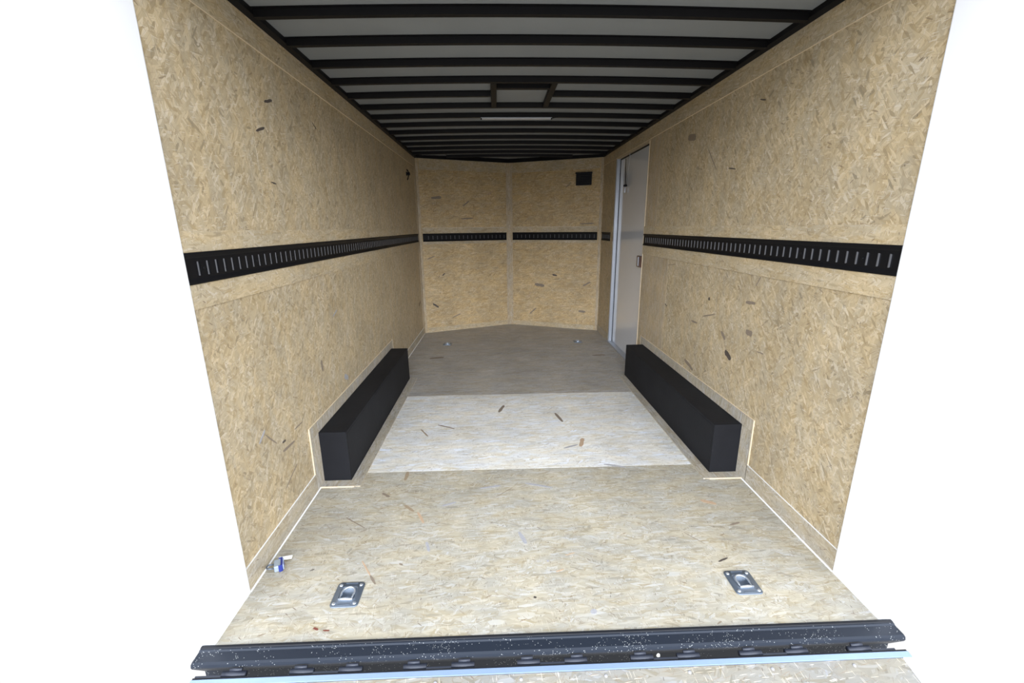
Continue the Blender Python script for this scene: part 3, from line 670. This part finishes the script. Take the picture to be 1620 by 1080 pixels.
# ---------------------------------------------------------------- recessed tie-down rings
def rr(w_, h_, r, z, n=6):
    out = []
    for cx_, cy_, a0 in ((w_-r, h_-r, 0), (-w_+r, h_-r, 90), (-w_+r, -h_+r, 180), (w_-r, -h_+r, 270)):
        for i in range(n+1):
            a = math.radians(a0+90*i/n); out.append((cx_+r*math.cos(a), cy_+r*math.sin(a), z))
    return out
def make_tiedown():
    r = empty('tie_down_ring', (0, 0, 0))
    # flange plate with a pressed round dish
    W_, H_ = .046, .052
    t = bmesh.new(); n = 28
    loops = [[t.verts.new(p) for p in rr(W_, H_, .013, 0.0, 6)], [t.verts.new(p) for p in rr(W_, H_, .013, .0022, 6)], [t.verts.new(p) for p in rr(W_-.002, H_-.002, .012, .0034, 6)]]
    def circ(rad, z, cy=0.004):
        out = []
        for p in rr(1, 1, .25, 0, 6):   # same count as the outline, same start direction
            a = math.atan2(p[1], p[0]); out.append(t.verts.new((rad*math.cos(a), cy+rad*math.sin(a), z)))
        return out
    loops += [circ(.0365, .0034), circ(.0355, .0046), circ(.0335, .0048), circ(.0305, .002), circ(.0275, -.006), circ(.023, -.011), circ(.012, -.0125)]
    for A, B in zip(loops, loops[1:]):
        for k in range(len(A)):
            q = (k+1) % len(A); t.faces.new((A[k], A[q], B[q], B[k]))
    t.faces.new(loops[-1]); bmesh.ops.recalc_face_normals(t, faces=t.faces)
    mb = MB(['zinc']); mb.add(t, 0, smooth=True)
    for y in (-.0445, .0455): mb.box(-.020, .022, y-.0016, y+.0016, .0030, .0052, bev=.001)
    mb.build('dish_plate', r)
    # D ring lying in the dish
    pts = [(-.021, -.024, .0065), (.021, -.024, .0065)]
    arc = [(.0215*math.cos(math.radians(a)), .004+.0235*math.sin(math.radians(a)), .0052) for a in range(-28, 209, 12)]
    mb = MB(['zinc_ring']); mb.tube([(.0195, -.022, .0062)]+arc+[(-.0195, -.022, .0062)], .0034, closed=True); mb.build('ring', r)
    mb = MB(['zinc_ring']); mb.tube([(-.023, -.0245, .0065), (-.0, -.0245, .0082), (.023, -.0245, .0065)], [.0042, .005, .0042]); mb.build('ring_bracket', r)
    sm = None
    for x in (-.034, .034):
        for y in (-.038, .038):
            mb = MB(['zinc_ring']); mb.lathe([(.0062, .003), (.006, .0046), (.0042, .0058), (.0018, .006)], 0, 0, 14)
            o = mb.build('screw', r); o.location = (x, y, 0)
    return r
def copy_tree(o, parent=None):
    c = o.copy(); C.objects.link(c)
    if parent is not None: c.parent = parent
    for ch in list(o.children): copy_tree(ch, c)
    return c
td = make_tiedown()
spots = [(-.682, 1.219, 'zinc tie-down ring plate in the floor near the sill, left side beside the padlock'),
         (.676, 1.212, 'zinc tie-down ring plate in the floor near the sill, right side'),
         (-.700, 4.478, 'small far tie-down ring plate in the floor by the left half of the nose'),
         (.698, 4.490, 'small far tie-down ring plate in the floor by the right half of the nose')]
kids = list(td.children)
for i, (x, y, lab) in enumerate(spots):
    if i == 0: o = td
    else:
        o = td.copy(); C.objects.link(o)
        for ch in kids:
            c = ch.copy(); C.objects.link(c); c.parent = o
    o.location = (x, y, .0003); tag(o, lab, 'tie-down ring', 'tie-down rings in the floor')

# ---------------------------------------------------------------- padlock at the foot of the left wall
pk = empty('padlock', (-.970, 1.352, 0), math.radians(24)); 
mb = MB(['greyblue']); mb.box(-.019, .004, -.020, .020, .0015, .026, bev=.004); mb.build('body', pk)
mb = MB(['blue']); mb.box(.0043, .0095, -.023, .023, .0008, .029, bev=.003); mb.box(-.004, .0046, -.0225, -.0195, .0008, .028, bev=.001); mb.box(-.004, .0046, .0195, .0225, .0008, .028, bev=.001); mb.build('bumper', pk)
mb = MB(['paleblue', 'blue']); mb.box(.0096, .0125, -.018, .018, .004, .025, bev=.0015)
mb.lathe([(.0062, 0), (.0062, .0012), (.0045, .0014)], 0, 0, 18, 1, mtx=Matrix.Translation((.0123, .002, .0145)) @ Matrix.Rotation(math.pi/2, 4, 'Y')); mb.build('key_plate', pk)
mb = MB(['zinc']); mb.tube([(-.017, -.011, .014), (-.030, -.011, .016)]+[(-.032-.011*math.cos(math.radians(a)), .011*math.sin(math.radians(a)), .018) for a in range(-70, 71, 20)]+[(-.030, .011, .016), (-.017, .011, .014)], .0028); mb.build('shackle', pk)
mb = MB(['tag']); mb.box(-.012, .034, .0235, .039, .012, .0135, bev=.0006, mtx=Matrix.Rotation(math.radians(-14), 4, 'Z') @ Matrix.Rotation(math.radians(8), 4, 'X')); mb.build('tag', pk)
tag(pk, 'blue and grey padlock with white tag at the foot of the left wall', 'padlock')

# ---------------------------------------------------------------- rear sill and ramp
sl = empty('rear_sill', (0, 1.02, -.002)); sll = tuple(sl.location)
mb = MB(['sill']); mb.prism([(1.0495, -.001), (1.0495, -.25), (1.036, -.25), (1.036, -.08), (.995, -.022), (.992, -.014), (.994, -.006), (1.0, -.003), (1.030, -.002), (1.034, .0012), (1.044, .0015)], 'x', -HW-.03, HW+.03); rel(mb, 'sill_beam', sl, sll)
mb = MB(['rubber']); mb.prism([(1.0375, .0014), (1.0395, .0038), (1.0465, .0042), (1.049, .0016)], 'x', -HW-.03, HW+.03); rel(mb, 'rubber_seal', sl, sll)
tag(sl, 'dusty black steel sill across the open rear of the trailer', 'sill')

RA = math.radians(13)
rp = empty('loading_ramp', (0, .962, -.020)); rp.rotation_euler = (RA, 0, 0)
# local: y towards the trailer, so the deck runs to -y and falls away
HWr = HW+.01
mb = MB(['osb_ramp', 'fl3']); mb.box(-HWr+.03, HWr-.03, -1.75, -.0165, -.030, 0, bev=.001, off=(31, 5)); 
for x in (-.83, -.59, -.35, -.11, .13, .37, .61, .85): mb.lathe([(.0050, 0), (.0045, .0014), (.002, .0018)], x, -.031, 12, 1)
mb.build('deck', rp)
mb = MB(['alu_blue']); mb.box(-HWr, HWr, -.016, .0, -.034, .0016, bev=.0012); mb.build('edge_strip', rp)
for x in (-HWr+.015, HWr-.015):
    mb = MB(['ext_white']); mb.box(x-.015, x+.0145, -1.75, -.0165, -.034, .003, bev=.002); mb.build('side_rail', rp)
mb = MB(['rubber']); mb.box(-HWr, HWr, .0003, .006, -.05, -.002, bev=.001); mb.build('hinge_leaf', rp)
# hinges in the gap between sill and ramp
for i, xc in enumerate((-.996, -.667, -.345, -.017, .316, .641, .970)):
    ex = [(-.068, .068)]
    h = MB(['hinge']); h.box(xc-.036, xc+.036, .0065, .012, -.022, -.004, bev=.001); ho = h.build('hinge', rp)
    for s_ in (-1, 1):
        x0, x1 = sorted((xc+s_*.036, xc+s_*.102))
        if x0 < -HWr or x1 > HWr: continue
        k_ = MB(['hinge'])
        k_.tube([(x0, .015, -.010), (x1, .015, -.010)], .0085, seg=14)
        k_.tube([(x0+(.02 if s_ > 0 else .012), .0235, -.002), (x1-(.012 if s_ > 0 else .02), .0235, -.001)], .0045, seg=10)
        ko = k_.build('knuckle'); ko.parent = ho
tag(rp, 'lowered rear ramp with board deck, silver edge and black hinges', 'ramp')
pb = MB(['stone']); t = bmesh.new(); bmesh.ops.create_icosphere(t, subdivisions=2, radius=1)
for v_ in t.verts:
    v_.co = Vector((v_.co.x*(.0065 if v_.co.z < 0 else .005), v_.co.y*.004, v_.co.z*.0075*(1.0 if v_.co.z > 0 else .6)))*(1+rnd.uniform(-.08, .08))
pb.add(t, 0, smooth=True)
po = pb.build('stone_chip'); po.location = (.296, .9795, -.020)
tag(po, 'tiny pale stone chip caught in the hinge gap by the sill', 'stone')
